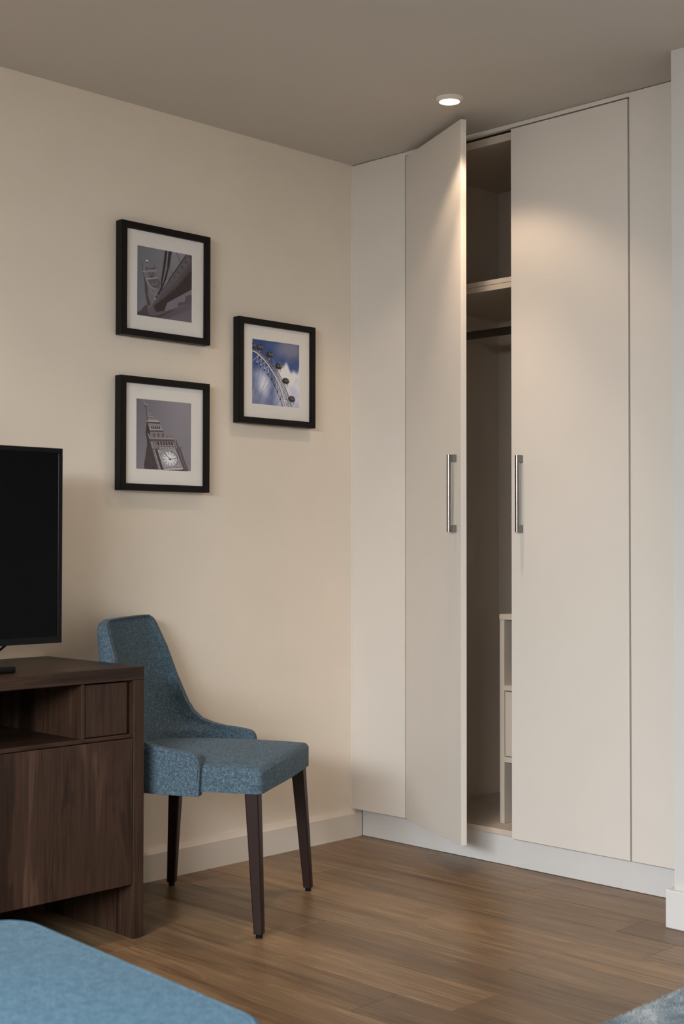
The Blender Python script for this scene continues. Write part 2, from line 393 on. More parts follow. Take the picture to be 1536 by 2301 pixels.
# ------------------------------------------------------------------ printed photographs
def alb(c):
    k = lin((196, 187, 176)); return tuple(min(0.9, 0.78 * a / b) for a, b in zip(lin(c), k))
class Print:
    """flat print; shapes are given in the pixels of one enlarged view and mapped to the sheet"""
    def __init__(s, tl, tr, br, bl, size):
        s.c = (tl, tr, br, bl); s.size = size; s.bm = bmesh.new(); s.lay = s.bm.loops.layers.float_color.new('Col'); s.n = 0
    def uv(s, p):
        tl, tr, br, bl = s.c
        uu = (p[0] - (tl[0] + bl[0]) / 2) / ((tr[0] + br[0]) / 2 - (tl[0] + bl[0]) / 2)
        yt = tl[1] + (tr[1] - tl[1]) * uu; yb = bl[1] + (br[1] - bl[1]) * uu
        return uu, (p[1] - yt) / (yb - yt)
    def clip(s, P):
        for ax, lo, sg in ((0, 0, 1), (0, 1, -1), (1, 0, 1), (1, 1, -1)):
            Q = []
            for i in range(len(P)):
                a, b = P[i], P[(i + 1) % len(P)]
                ia, ib = (a[ax] - lo) * sg >= 0, (b[ax] - lo) * sg >= 0
                if ia: Q.append(a)
                if ia != ib:
                    t = (lo - a[ax]) / (b[ax] - a[ax]); Q.append((a[0] + (b[0] - a[0]) * t, a[1] + (b[1] - a[1]) * t))
            P = Q
            if not P: return P
        return P
    def poly_uv(s, P, col, cols=None):
        s.n += 1; x = 0.0002 + s.n * 0.0000035
        vs = [s.bm.verts.new((x, (a - 0.5) * s.size, (0.5 - b) * s.size)) for a, b in P]
        f = s.bm.faces.new(vs)
        for i, l in enumerate(f.loops): l[s.lay] = (*(cols[i] if cols else col), 1)
    def poly(s, pts, col):
        P = s.clip([s.uv(p) for p in pts])
        if len(P) < 3: return
        # triangulate so that concave outlines are filled correctly
        vs = [Vector((a, b, 0)) for a, b in P]
        from mathutils.geometry import tessellate_polygon
        s.n += 3; x = 0.0002 + s.n * 0.0000035; cc = alb(col)
        bv = [s.bm.verts.new((x, (a - 0.5) * s.size, (0.5 - b) * s.size)) for a, b in P]
        for t in tessellate_polygon([vs]):
            if len(set(t)) == 3:
                f = s.bm.faces.new([bv[i] for i in t])
                for l in f.loops: l[s.lay] = (*cc, 1)
    def line(s, pts, wid, col):
        for a, b in zip(pts, pts[1:]):
            dx, dy = b[0] - a[0], b[1] - a[1]; L = math.hypot(dx, dy) or 1; nx, ny = -dy / L * wid / 2, dx / L * wid / 2
            s.poly([(a[0] + nx, a[1] + ny), (b[0] + nx, b[1] + ny), (b[0] - nx, b[1] - ny), (a[0] - nx, a[1] - ny)], col)
    def oval(s, c, rx, ry, rot, col, n=20):
        ca, sa = math.cos(rot), math.sin(rot)
        s.poly([(c[0] + rx * math.cos(t) * ca - ry * math.sin(t) * sa, c[1] + rx * math.cos(t) * sa + ry * math.sin(t) * ca) for t in [2 * PI * k / n for k in range(n)]], col)
    def backdrop(s, fn, n=36):
        for i in range(n):
            for j in range(n):
                P = [(i / n, j / n), ((i + 1) / n, j / n), ((i + 1) / n, (j + 1) / n), (i / n, (j + 1) / n)]
                s.n = 0; s.poly_uv(P, None, [alb(fn(*q)) for q in P])
        s.n = 4
    def make(s, parent, label):
        me = bpy.data.meshes.new('photo_print'); bm = s.bm
        for f in bm.faces:
            f.normal_update()
            if f.normal.x < 0: f.normal_flip()
        bm.to_mesh(me); bm.free(); me.materials.append(MAT['print'])
        o = bpy.data.objects.new('photo_print', me); C.objects.link(o); o.parent = parent; tag(o, label); return o
def lerp3(a, b, t): t = max(0, min(1, t)); return tuple(x + (y - x) * t for x, y in zip(a, b))

def print_bridge(par, loc):
    s = Print((105, 72), (1390, 320), (1390, 1895), (98, 1715), 0.219)
    s.backdrop(lambda a, b: lerp3(lerp3((96, 92, 93), (124, 118, 118), a * 1.4), (108, 103, 106), b))
    s.poly([(98, 1640), (250, 1560), (380, 1690), (740, 1640), (1390, 1440), (1390, 1900), (98, 1740)], (82, 71, 75))
    s.poly([(98, 1640), (300, 1640), (560, 1700), (760, 1650), (1000, 1560), (760, 1700), (560, 1800), (98, 1740)], (62, 51, 51))
    s.poly([(800, 1790), (1390, 1560), (1390, 1900), (900, 1850)], (92, 81, 86))
    s.poly([(740, 1640), (800, 1420), (1390, 1100), (1390, 1440), (1000, 1530)], (112, 102, 106))
    s.poly([(1030, 1450), (1100, 1400), (1200, 1400), (1250, 1270), (1330, 1230), (1390, 1240), (1390, 1420), (1060, 1500)], (74, 64, 69))
    for k in range(5): s.line([(940 + k * 90, 1360 - k * 45), (985 + k * 90, 1460 - k * 45)], 10, (88, 78, 82))
    s.line([(740, 1640), (1000, 1540), (1390, 1430)], 16, (70, 60, 62))
    s.poly([(200, 1620), (250, 1520), (330, 1465), (350, 1500), (380, 1700), (250, 1680)], (66, 57, 58))
    # tower
    s.poly([(215, 480), (240, 590), (260, 590), (300, 480), (372, 480), (420, 560), (470, 600), (500, 500), (520, 650), (575, 800), (640, 960), (660, 1150), (520, 1500), (370, 1520), (350, 1490), (290, 1150), (280, 900), (240, 700)], (112, 101, 100))
    s.poly([(232, 600), (262, 760), (330, 960), (360, 1180), (420, 1480), (350, 1500), (290, 1180), (275, 900), (238, 700)], (70, 60, 61))
    s.poly([(225, 680), (570, 650), (575, 690), (230, 715)], (134, 124, 121)); s.poly([(320, 860), (590, 828), (592, 852), (330, 884)], (146, 136, 133))
    s.poly([(330, 890), (600, 860), (640, 970), (620, 1090), (470, 1080), (380, 1000)], (88, 78, 77))
    for k in range(4):
        s.poly([(372 + k * 36, 615 - k * 4), (392 + k * 36, 612 - k * 4), (400 + k * 36, 660 - k * 4), (380 + k * 36, 662 - k * 4)], (70, 61, 61))
        s.poly([(360 + k * 40, 725 - k * 4), (380 + k * 40, 722 - k * 4), (395 + k * 40, 790 - k * 4), (374 + k * 40, 794 - k * 4)], (80, 70, 70))
    s.poly([(300, 600), (345, 590), (355, 670), (310, 676)], (80, 71, 70)); s.poly([(385, 800), (480, 792), (490, 830), (395, 838)], (66, 57, 57))
    s.line([(445, 930), (460, 1000), (560, 985)], 10, (128, 117, 116)); s.line([(540, 900), (560, 985)], 8, (128, 117, 116))
    s.poly([(325, 418), (298, 468), (374, 470)], (196, 194, 190)); s.poly([(300, 468), (374, 470), (368, 490), (308, 490)], (44, 38, 40))
    s.line([(222, 480), (240, 690)], 14, (66, 58, 60)); s.line([(492, 490), (510, 640)], 12, (78, 69, 70)); s.line([(530, 590), (575, 690)], 10, (84, 75, 76)); s.line([(575, 800), (650, 880)], 12, (100, 90, 90))
    s.line([(305, 850), (350, 950), (420, 1040), (480, 1090), (550, 1112)], 18, (152, 141, 139))
    for k in range(13): s.line([(360 + k * 17, 1030 + k * 12), (400 + k * 12, 1180 + k * 16)], 9, (150, 140, 138) if k % 2 else (72, 62, 63))
    for k in range(9): s.line([(430 + k * 14, 1230 + k * 4), (450 + k * 10, 1400 - k * 8)], 7, (140, 130, 128) if k % 2 else (66, 56, 57))
    for k in range(4): s.poly([(510 + k * 24, 1280 - k * 8), (525 + k * 24, 1270 - k * 8), (528 + k * 24, 1305 - k * 8), (513 + k * 24, 1312 - k * 8)], (40, 32, 33))
    s.line([(340, 1200), (430, 1480)], 20, (96, 84, 84)); s.poly([(500, 1320), (590, 1290), (520, 1380)], (166, 157, 153))
    # pier
    s.poly([(370, 1520), (480, 1500), (700, 1560), (770, 1430), (745, 1660), (540, 1720), (380, 1700)], (90, 77, 78))
    s.poly([(480, 1500), (720, 1380), (800, 1420), (730, 1600), (540, 1640)], (50, 38, 38))
    # deck: shaded girder, parapet
    s.poly([(1390, 470), (1390, 1105), (1150, 1230), (800, 1420), (700, 1480), (540, 1600), (480, 1510), (690, 1300), (1000, 1010)], (48, 36, 35))
    s.poly([(1250, 300), (1390, 318), (1390, 520), (1000, 1000), (690, 1300), (475, 1515), (440, 1480), (640, 1150), (880, 830), (1100, 510)], (88, 76, 78))
    s.poly([(1390, 520), (1390, 620), (1010, 1040), (690, 1330), (475, 1520), (690, 1290), (1000, 990)], (72, 63, 60))
    s.line([(1255, 300), (1100, 520), (880, 830), (660, 1130)], 20, (42, 34, 36)); s.line([(1385, 490), (1000, 950), (690, 1250), (500, 1470)], 14, (60, 50, 51))
    for k in range(15):
        t = k / 14; a = (1330 - 650 * t, 350 + 830 * t)
        wv = 60 * (1 - t) + 12
        s.line([(a[0] - wv * 0.4, a[1] - wv * 0.2), (a[0] + wv * 0.5, a[1] + wv * 0.7)], 24 * (1 - t) + 7, (104, 89, 93) if k % 2 else (66, 55, 58))
    s.line([(1390, 640), (1010, 1060), (700, 1330)], 8, (92, 80, 78))
    # suspension chain
    s.poly([(820, 210), (905, 222), (850, 560), (770, 880), (700, 1050), (600, 1240), (560, 1240), (650, 1050), (700, 950), (790, 640)], (44, 33, 35))
    s.poly([(745, 203), (800, 210), (745, 620), (690, 930), (650, 1060), (640, 990), (690, 640)], (46, 35, 37))
    s.line([(812, 212), (770, 600), (700, 950)], 16, (142, 134, 132))
    for k in range(9): s.line([(800 - k * 12, 280 + k * 75), (830 - k * 14, 330 + k * 75)], 9, (70, 60, 62))
    s.line([(1003, 252), (1108, 505)], 11, (52, 42, 46)); s.line([(840, 560), (912, 778)], 9, (60, 50, 54))
    for k in range(7): s.line([(690 + k * 14, 1090 - k * 28), (730 + k * 16, 1020 - k * 22)], 10, (150, 141, 138))
    o = s.make(par, 'grey photograph of a bridge tower seen from below its deck'); o.location = loc

def print_wheel(par, loc):
    s = Print((207, 197), (1385, 368), (1380, 1940), (198, 1832), 0.219)
    def cloud(p, c, rx, ry): return math.exp(-(((p[0] - c[0]) / rx) ** 2 + ((p[1] - c[1]) / ry) ** 2))
    def wob(a, b): return 0.06 * math.sin(23 * a + 9 * b) + 0.05 * math.sin(31 * b - 17 * a) + 0.03 * math.sin(61 * a + 47 * b)
    def sky(a, b):
        c = lerp3((36, 60, 104), (98, 103, 130), (b - 0.15) * 1.3)
        k = wob(a, b)
        c = lerp3(c, (112, 110, 124), min(1, 1.25 * cloud((a, b), (0.80, 0.10), 0.33, 0.16) + k))
        e = 0.36 + 0.06 * math.sin(16 * a) + 0.03 * math.sin(41 * a)       # billowed top of the big cloud
        if a > 0.42:
            t = max(0, min(1, (b - e + max(0, 0.62 - a) * 0.9) * 14)) * max(0, min(1, (a - 0.42) * 6))
            white = lerp3((212, 203, 205), (150, 148, 160), (b - 0.55) * 1.6 + k * 2)
            c = lerp3(c, white, t)
        c = lerp3(c, (196, 190, 194), min(1, 1.2 * cloud((a, b), (0.24, 0.66), 0.13, 0.20) + k) if b > 0.4 else 0)
        c = lerp3(c, (150, 146, 160), 0.7 * cloud((a, b), (0.10, 0.55), 0.13, 0.07))
        c = lerp3(c, (140, 136, 150), 0.6 * cloud((a, b), (0.03, 0.85), 0.10, 0.10))
        return c
    s.backdrop(sky, 48)
    inner = [(215, 780), (310, 830), (410, 900), (500, 985), (595, 1095), (680, 1225), (755, 1375), (825, 1535), (895, 1710), (950, 1890)]
    rim = [(200, 505), (290, 550), (370, 610), (450, 690), (530, 775), (610, 880), (690, 1010), (760, 1130), (830, 1265), (890, 1410), (945, 1570), (990, 1730), (1035, 1900)]
    outer = [(330, 500), (420, 570), (520, 660), (610, 740), (690, 830), (750, 900), (830, 1010), (900, 1150), (970, 1300), (1040, 1460), (1085, 1580), (1125, 1700), (1185, 1905)]
    for a, b in (((310, 830), (220, 1500)), ((410, 900), (240, 1740)), ((500, 990), (270, 1640)), ((595, 1100), (345, 1830)), ((680, 1230), (380, 1700)), ((755, 1380), (540, 1830)), ((825, 1540), (600, 1860)), ((895, 1720), (780, 1870))):
        s.line([a, b], 7, (84, 82, 108))
    for i in range(len(inner) - 1):
        q = rim[i + 2]; col = (196, 190, 192) if i < 4 else (66, 54, 54)
        s.line([inner[i], q], 9, col); s.line([inner[i + 1], q], 9, col); s.line([inner[i], inner[i + 1]], 11, (108, 102, 120) if i < 4 else (64, 54, 56))
    for i in range(len(outer) - 1):
        s.line([rim[i], outer[i]], 8, (92, 82, 80)); s.line([rim[i + 1], outer[i]], 8, (140, 130, 126)); s.line([outer[i], outer[i + 1]], 13, (106, 96, 92))
    mid = [((a[0] + b[0]) / 2, (a[1] + b[1]) / 2) for a, b in zip(rim, outer)]
    s.line(mid, 14, (150, 140, 138))
    for i in range(len(mid) - 1): s.line([mid[i], outer[i + 1]], 8, (78, 68, 66)); s.line([rim[i], mid[i + 1]], 7, (90, 80, 78))
    s.line([(a - 9, b + 10) for a, b in rim], 12, (60, 50, 50)); s.line(rim, 22, (202, 194, 190))
    for q in inner: s.oval(q, 17, 22, 0, (44, 36, 42), 10)
    for (cx, cy) in ((395, 430), (635, 612), (848, 895), (1028, 1260), (1178, 1705), (205, 385)):
        s.line([(cx + 10, cy + 60), (cx - 30, cy + 130)], 12, (176, 166, 160)); s.line([(cx + 40, cy + 60), (cx + 50, cy + 130)], 10, (90, 82, 80))
        s.oval((cx, cy), 90, 72, 0.35, (46, 39, 38), 22)
        for k, cc in ((-42, (92, 84, 78)), (-4, (168, 160, 152)), (38, (128, 120, 112)), (62, (150, 144, 136))):
            s.line([(cx + k - 6, cy - 52 + abs(k) * 0.3), (cx + k + 14, cy + 12), (cx + k + 10, cy + 40 - abs(k) * 0.3)], 9, cc)
        s.poly([(cx - 80, cy + 8), (cx + 84, cy + 40), (cx + 50, cy + 74), (cx - 30, cy + 58)], (38, 32, 31))
    o = s.make(par, 'colour photograph of an observation wheel against blue sky'); o.location = loc

def print_clock(par, loc):
    s = Print((125, 140), (1412, 245), (1412, 1850), (125, 1797), 0.219)
    s.backdrop(lambda a, b: lerp3(lerp3((94, 87, 90), (126, 116, 116), a * 1.3), (114, 106, 108), b * 0.8))
    D, MM, LT = (54, 43, 43), (108, 96, 93), (158, 147, 142)
    s.line([(285, 165), (325, 250), (345, 320)], 9, (150, 142, 140)); s.line([(318, 305), (412, 275)], 9, LT); s.oval((332, 315), 16, 18, 0, D, 10)
    s.poly([(340, 310), (372, 400), (425, 470), (510, 545), (610, 655), (385, 660), (372, 520)], (118, 106, 102))
    for k in range(6): s.line([(375 + k * 4, 440 + k * 38), (440 + k * 32, 480 + k * 34)], 8, (146, 134, 130) if k % 2 else (84, 72, 70))
    s.line([(338, 310), (364, 430), (378, 560), (388, 660)], 16, D)
    s.poly([(372, 690), (402, 732), (446, 890), (440, 1030), (405, 950), (345, 985), (355, 850)], (50, 40, 42))
    s.poly([(385, 655), (640, 662), (655, 692), (388, 688)], LT); s.poly([(385, 690), (665, 700), (672, 738), (395, 725)], (66, 54, 53))
    s.poly([(402, 732), (662, 742), (740, 888), (440, 885)], (138, 127, 121))
    for k in range(8): s.line([(430 + k * 31, 742), (446 + k * 31, 785)], 9, (82, 70, 67))
    for k in range(5): s.poly([(462 + k * 43, 792), (490 + k * 43, 794), (510 + k * 43, 858), (484 + k * 43, 860)], (38, 30, 30))
    s.poly([(440, 862), (735, 868), (745, 890), (440, 888)], LT); s.poly([(440, 890), (748, 890), (752, 922), (450, 918)], (62, 50, 49))
    s.poly([(448, 920), (762, 922), (830, 972), (920, 990), (1000, 1060), (1005, 1108), (435, 1095)], (116, 104, 100))
    for x, y in ((540, 985), (640, 985), (740, 985)): s.poly([(x - 30, y + 12), (x, y - 28), (x + 28, y + 16)], (54, 44, 43)); s.poly([(x - 22, y + 34), (x + 2, y + 22), (x + 18, y + 66), (x - 10, y + 66)], (62, 51, 50))
    for x, y in ((840, 1040), (960, 1030)): s.poly([(x - 22, y + 20), (x, y - 28), (x + 22, y + 24)], (96, 85, 83))
    s.line([(470, 1068), (1000, 1075)], 10, LT)
    # dark flank, buttresses and front
    s.poly([(345, 985), (400, 960), (440, 1095), (590, 1320), (760, 1815), (330, 1795), (310, 1690), (335, 1560), (355, 1400), (380, 1230), (372, 1080)], (58, 46, 46))
    s.line([(400, 960), (440, 1090)], 12, LT)
    for k in range(7): s.line([(360 + k * 18, 1300 + k * 60), (400 + k * 26, 1420 + k * 56)], 12, (78, 66, 64) if k % 2 else (44, 34, 36))
    s.poly([(435, 1095), (1005, 1105), (1010, 1142), (455, 1146)], (68, 56, 55))
    for k in range(24): s.line([(450 + k * 23, 1106), (456 + k * 23, 1140)], 6, (96, 84, 80))
    s.poly([(450, 1150), (1010, 1145), (1060, 1300), (1150, 1320), (1320, 1800), (1320, 1845), (750, 1822), (590, 1330), (480, 1300)], (98, 86, 83))
    s.poly([(450, 1150), (560, 1152), (600, 1300), (500, 1320)], (128, 117, 112)); s.line([(510, 1170), (545, 1300)], 12, D); s.line([(545, 1160), (580, 1290)], 9, (60, 49, 48))
    for k in range(6):
        x = 612 + k * 62
        s.poly([(x, 1164), (x + 34, 1163), (x + 52, 1236), (x + 22, 1238)], (48, 38, 38)); s.line([(x + 46, 1160), (x + 68, 1240)], 10, LT)
        s.poly([(x + 34, 1272), (x + 76, 1270), (x + 96, 1310), (x + 56, 1314)], (170, 160, 156)); s.poly([(x + 40, 1270), (x + 66, 1270), (x + 74, 1292), (x + 54, 1294)], (92, 80, 78))
    s.line([(590, 1250), (1020, 1245)], 9, LT); s.line([(610, 1325), (1040, 1318)], 9, (72, 60, 58))
    s.poly([(500, 1340), (545, 1335), (700, 1820), (640, 1815)], (126, 114, 108)); s.line([(520, 1340), (660, 1815)], 8, (66, 54, 52)); s.line([(545, 1335), (690, 1815)], 7, (170, 160, 152))
    s.poly([(560, 1330), (610, 1330), (770, 1815), (700, 1815)], (60, 49, 48))
    s.poly([(622, 1345), (1030, 1330), (1215, 1762), (760, 1795)], (132, 121, 116)); s.line([(622, 1345), (1030, 1332), (1215, 1762)], 9, (176, 166, 160)); s.line([(622, 1345), (762, 1795)], 12, (176, 166, 160))
    s.poly([(745, 1775), (1195, 1740), (1215, 1790), (770, 1812)], (170, 160, 155)); s.line([(745, 1772), (1190, 1742)], 12, (58, 47, 46))
    for q in ((685, 1388), (1120, 1705), (1010, 1375), (800, 1735)): s.oval(q, 20, 20, 0, (170, 160, 155), 10); s.oval(q, 9, 9, 0, (84, 72, 70), 8)
    c = (900, 1548); s.oval(c, 228, 186, 0.75, (176, 166, 160), 32); s.oval(c, 216, 176, 0.75, (52, 42, 42), 32); s.oval((c[0] - 5, c[1] + 3), 202, 164, 0.75, (168, 160, 159), 32)
    for k in range(12):
        t = 2 * PI * k / 12 + 0.1; ca, sa = math.cos(0.75), math.sin(0.75)
        def e(q, rr): return (c[0] + 205 * rr * math.cos(q) * ca - 168 * rr * math.sin(q) * sa, c[1] + 205 * rr * math.cos(q) * sa + 168 * rr * math.sin(q) * ca)
        s.poly([e(t + 0.10, 0.60), e(t + 0.42, 0.60), e(t + 0.42, 0.78), e(t + 0.10, 0.78)], (214, 208, 206)); s.line([e(t, 0.60), e(t, 0.96)], 7, (78, 67, 66))
    s.oval(c, 112, 92, 0.75, (206, 200, 199), 26); s.line([(930, 1580), (860, 1510), (770, 1425)], 13, (46, 37, 38)); s.line([(870, 1560), (965, 1552), (1045, 1550)], 12, (46, 37, 38)); s.oval((905, 1558), 26, 16, 0.2, (46, 37, 38), 12)
    s.poly([(1030, 1330), (1070, 1300), (1150, 1330), (1320, 1790), (1225, 1790)], (84, 72, 71)); s.line([(1050, 1330), (1235, 1790)], 10, D); s.line([(1100, 1350), (1270, 1790)], 8, (120, 108, 104)); s.line([(1140, 1350), (1305, 1780)], 9, (60, 49, 49))
    s.poly([(1015, 1150), (1055, 1110), (1080, 1210), (1120, 1290), (1175, 1275), (1140, 1340), (1070, 1320)], (88, 76, 75)); s.line([(1058, 1110), (1070, 1190)], 8, (110, 99, 97)); s.line([(1010, 1150), (1060, 1300)], 9, LT)
    s.line([(1120, 1300), (1180, 1275)], 10, D); s.poly([(1190, 1790), (1330, 1770), (1320, 1850), (1190, 1840)], (84, 72, 70)); s.line([(750, 1812), (1320, 1835)], 16, D)
    o = s.make(par, 'grey photograph of a clock tower with a tall spire'); o.location = loc

def picture(yc, zc, fn, label):
    t = thing('picture_frame', label, 'picture', (0.0, yc, zc), 0, 'framed photographs on the cream wall')
    hs, bw, dp_, bk = 0.1745, 0.0205, 0.035, 0.004
    corners_o = [(-hs, -hs), (hs, -hs), (hs, hs), (-hs, hs)]; hi = hs - bw; corners_i = [(-hi, -hi), (hi, -hi), (hi, hi), (-hi, hi)]
    for k in range(4):                       # four mitred mouldings
        a, b = k, (k + 1) % 4
        bm = bmesh.new()
        pts = [corners_o[a], corners_o[b], corners_i[b], corners_i[a]]
        lo = [bm.verts.new((bk, p[0], p[1])) for p in pts]; up = [bm.verts.new((dp_, p[0], p[1])) for p in pts]
        bm.faces.new(lo[::-1]); bm.faces.new(up)
        for i in range(4): bm.faces.new((lo[i], lo[(i + 1) % 4], up[(i + 1) % 4], up[i]))
        es = [e for e in bm.edges if all(v.co.x > 0.03 for v in e.verts) and len({round(max(abs(v.co.y), abs(v.co.z)), 4) for v in e.verts}) == 1]
        bmesh.ops.bevel(bm, geom=es, offset=0.0012, segments=2, affect='EDGES')
        obj('moulding', bm, 'black_frame', t)
    obj('backing_board', bx(0.001, 0.0085, -hi - 0.008, hi + 0.008, -hi - 0.008, hi + 0.008), 'black_frame', t)
    # mat board with a bevelled window
    bm = bmesh.new(); ho, wi = hi + 0.0005, 0.1085
    for k in range(4):
        a, b = k, (k + 1) % 4; sg = lambda k, q: (corners_o[k][0] / hs * q, corners_o[k][1] / hs * q)
        q = [sg(a, ho), sg(b, ho), sg(b, wi), sg(a, wi)]; q2 = [sg(a, wi), sg(b, wi), sg(b, wi - 0.0012), sg(a, wi - 0.0012)]
        bm.faces.new([bm.verts.new((0.0235, *p)) for p in q]); bm.faces.new([bm.verts.new((0.0235 if i < 2 else 0.0222, *p)) for i, p in enumerate(q2)])
    bmesh.ops.remove_doubles(bm, verts=bm.verts, dist=1e-5)
    obj('mat_board', bm, 'mat_board', t)
    fn(t, (0.0212, 0, 0))
    obj('glass_pane', bx(0.0262, 0.0280, -hi, hi, -hi, hi), 'glass', t)
picture(-0.8615, 1.8510, print_bridge, 'black framed grey photograph of a bridge, uppermost on the wall')
picture(-0.3885, 1.6130, print_wheel, 'black framed colour photograph of an observation wheel under blue sky')
picture(-0.8625, 1.3780, print_clock, 'black framed grey photograph of a clock tower, lowest on the wall')

# ------------------------------------------------------------------ tv cabinet
CY1, CY0, CXF, CZ = -1.281, -3.12, 0.476, 0.715
cab = thing('tv_cabinet', 'dark walnut low cabinet against the cream wall, carrying the television', 'cabinet', (0.24, -2.2, 0))
def cp(name, x0, x1, y0, y1, z0, z1, mat='walnut', bev=0.001, parent=None):
    hx, hy, hz = (x1 - x0) / 2, (y1 - y0) / 2, (z1 - z0) / 2
    o = obj(name, bx(-hx, hx, -hy, hy, -hz, hz, bev, 1), mat, parent or cab)
    o.location = ((x0 + x1) / 2 - 0.24, (y0 + y1) / 2 + 2.2, (z0 + z1) / 2); return o
XB = 0.020
cp('top', XB, CXF, CY0, CY1, CZ - 0.034, CZ, 'walnut_h')
cp('side_panel', XB, CXF, CY1 - 0.0345, CY1, 0.001, CZ - 0.0342); cp('side_panel', XB, CXF, CY0, CY0 + 0.0345, 0.001, CZ - 0.0342)
ya, yb = CY0 + 0.0348, CY1 - 0.0348
cp('bottom_panel', XB, CXF - 0.022, ya, yb, 0.145, 0.163, 'walnut_h')
cp('shelf', XB, CXF - 0.006, ya, yb, 0.5285, 0.5385, 'walnut_h')
cp('back_panel', XB, XB + 0.012, ya, yb, 0.1632, 0.6805)
nd = 3; dw = (yb - ya) / nd
for k in range(nd): cp('door', CXF - 0.0200, CXF - 0.0015, ya + k * dw + 0.0012, ya + (k + 1) * dw - 0.0012, 0.1435, 0.5265)
cp('divider', XB + 0.0125, CXF - 0.006, -1.4765, -1.4665, 0.5387, 0.6805)
cp('divider', XB + 0.0125, CXF - 0.006, -1.99, -1.98, 0.5387, 0.6805)  # unseen divider, set here to keep daylight out of the niche
cp('shade_panel', XB + 0.03, XB + 0.045, ya, yb, 0.001, 0.1448)  # dark sheet added under the cabinet, standing in for the shade there
cp('light_block_panel', XB + 0.0455, CXF - 0.03, -1.925, -1.90, 0.001, 0.1448)  # unseen panel, added to block low light from under the cabinet
cp('drawer', CXF - 0.030, CXF - 0.0125, -1.4663, -1.3285, 0.5405, 0.6760)
cp('drawer_stile', CXF - 0.034, CXF - 0.024, -1.3283, -1.3140, 0.5390, 0.6803)
cp('sealant_bead', 0.0005, XB - 0.0005, CY0, CY1 - 0.01, CZ - 0.006, CZ + 0.0022, 'sealant', 0.001)

# ------------------------------------------------------------------ television
tvx, ty1, ty0, tz0, tz1 = 0.300, -1.4225, -2.345, 0.776, 1.296
tv = thing('television', 'black flat screen television on a stand on the walnut cabinet', 'television', (tvx - 0.03, (ty0 + ty1) / 2, CZ))
cyv = (ty0 + ty1) / 2; hw = (ty1 - ty0) / 2
def tp(name, bm, mat, smooth=False, parent=None): return obj(name, bm, mat, parent or tv, smooth)
def tb(x0, x1, y0, y1, z0, z1, bev=0.001, seg=2): return bx(x0 - tvx + 0.03, x1 - tvx + 0.03, y0, y1, z0 - CZ, z1 - CZ, bev, seg)
bz = 0.0135
bm = bmesh.new()
for a in ((-hw, hw, tz0, tz0 + 0.017), (-hw, hw, tz1 - bz, tz1), (-hw, -hw + bz, tz0 + 0.017, tz1 - bz), (hw - bz, hw, tz0 + 0.017, tz1 - bz)):
    box(bm, 0.03 - 0.014, 0.03, a[0], a[1], a[2] - CZ, a[3] - CZ, 0.001, 1)
tp('bezel', bm, 'black_plastic')
tp('screen', tb(tvx - 0.012, tvx - 0.0025, -hw + bz - 0.001, hw - bz + 0.001, tz0 + 0.016, tz1 - bz + 0.001, 0), 'screen')
tp('back_cover', tb(tvx - 0.045, tvx - 0.0142, -hw + 0.004, hw - 0.004, tz0 + 0.004, tz1 - 0.004, 0.01, 3), 'black_plastic')
tp('neck', tb(tvx - 0.036, tvx - 0.012, -0.075, 0.075, CZ + 0.018, tz0 + 0.06, 0.006, 3), 'black_plastic')
bm = tb(tvx - 0.115, tvx + 0.105, -0.255, 0.255, CZ + 0.0005, CZ + 0.017, 0.003, 3)
for v in bm.verts:                                   # the foot slopes down to its edges
    if v.co.z > 0.01: v.co.z += 0.006 * max(0, 1 - abs(v.co.y) / 0.25)
tp('stand_foot', bm, 'black_plastic', True)
bm = bmesh.new(); pts = []
for k in range(17):
    t = k / 16; pts.append((0.0 - 0.012 * math.sin(t * PI), 0.333 - 0.16 * t ** 1.0, 0.080 - 0.073 * (1 - (1 - t) ** 2.2)))
tube(bm, pts, 0.0032, 10); tp('power_cable', bm, 'black_plastic', True)

# ------------------------------------------------------------------ upholstered chair
CH = thing('dining_chair', 'blue tweed upholstered chair with dark tapered legs beside the walnut cabinet', 'chair', (0.570, -0.855, 0), 0.5432)
def interp(tab, z):
    if z <= tab[0][0]: return tab[0][1]
    for (a, b), (c, e) in zip(tab, tab[1:]):
        if z <= c: return b + (e - b) * (z - a) / (c - a)
    return tab[-1][1]
A_T = [(0.365, -0.167), (0.445, -0.163), (0.460, -0.166), (0.470, -0.173), (0.476, -0.184), (0.4815, -0.214), (0.487, -0.262), (0.495, -0.300), (0.508, -0.334), (0.530, -0.358), (0.560, -0.376), (0.641, -0.406), (0.730, -0.433), (0.805, -0.463), (0.826, -0.472)]
W_T = [(0.365, 0.2635), (0.47, 0.2640), (0.56, 0.246), (0.64, 0.228), (0.73, 0.208), (0.790, 0.1945), (0.808, 0.188), (0.818, 0.178), (0.826, 0.158)]
R_T = [(0.365, -0.452), (0.45, -0.468), (0.55, -0.486), (0.65, -0.503), (0.75, -0.517), (0.80, -0.520), (0.818, -0.514), (0.826, -0.503)]
ZS = [0.365, 0.38, 0.41, 0.44, 0.455, 0.463, 0.468, 0.472, 0.476, 0.479, 0.4815, 0.484, 0.487, 0.491, 0.495, 0.501, 0.508, 0.518, 0.530, 0.545, 0.56, 0.585, 0.61, 0.641, 0.67, 0.70, 0.73, 0.76, 0.785, 0.80, 0.810, 0.818, 0.823, 0.826]
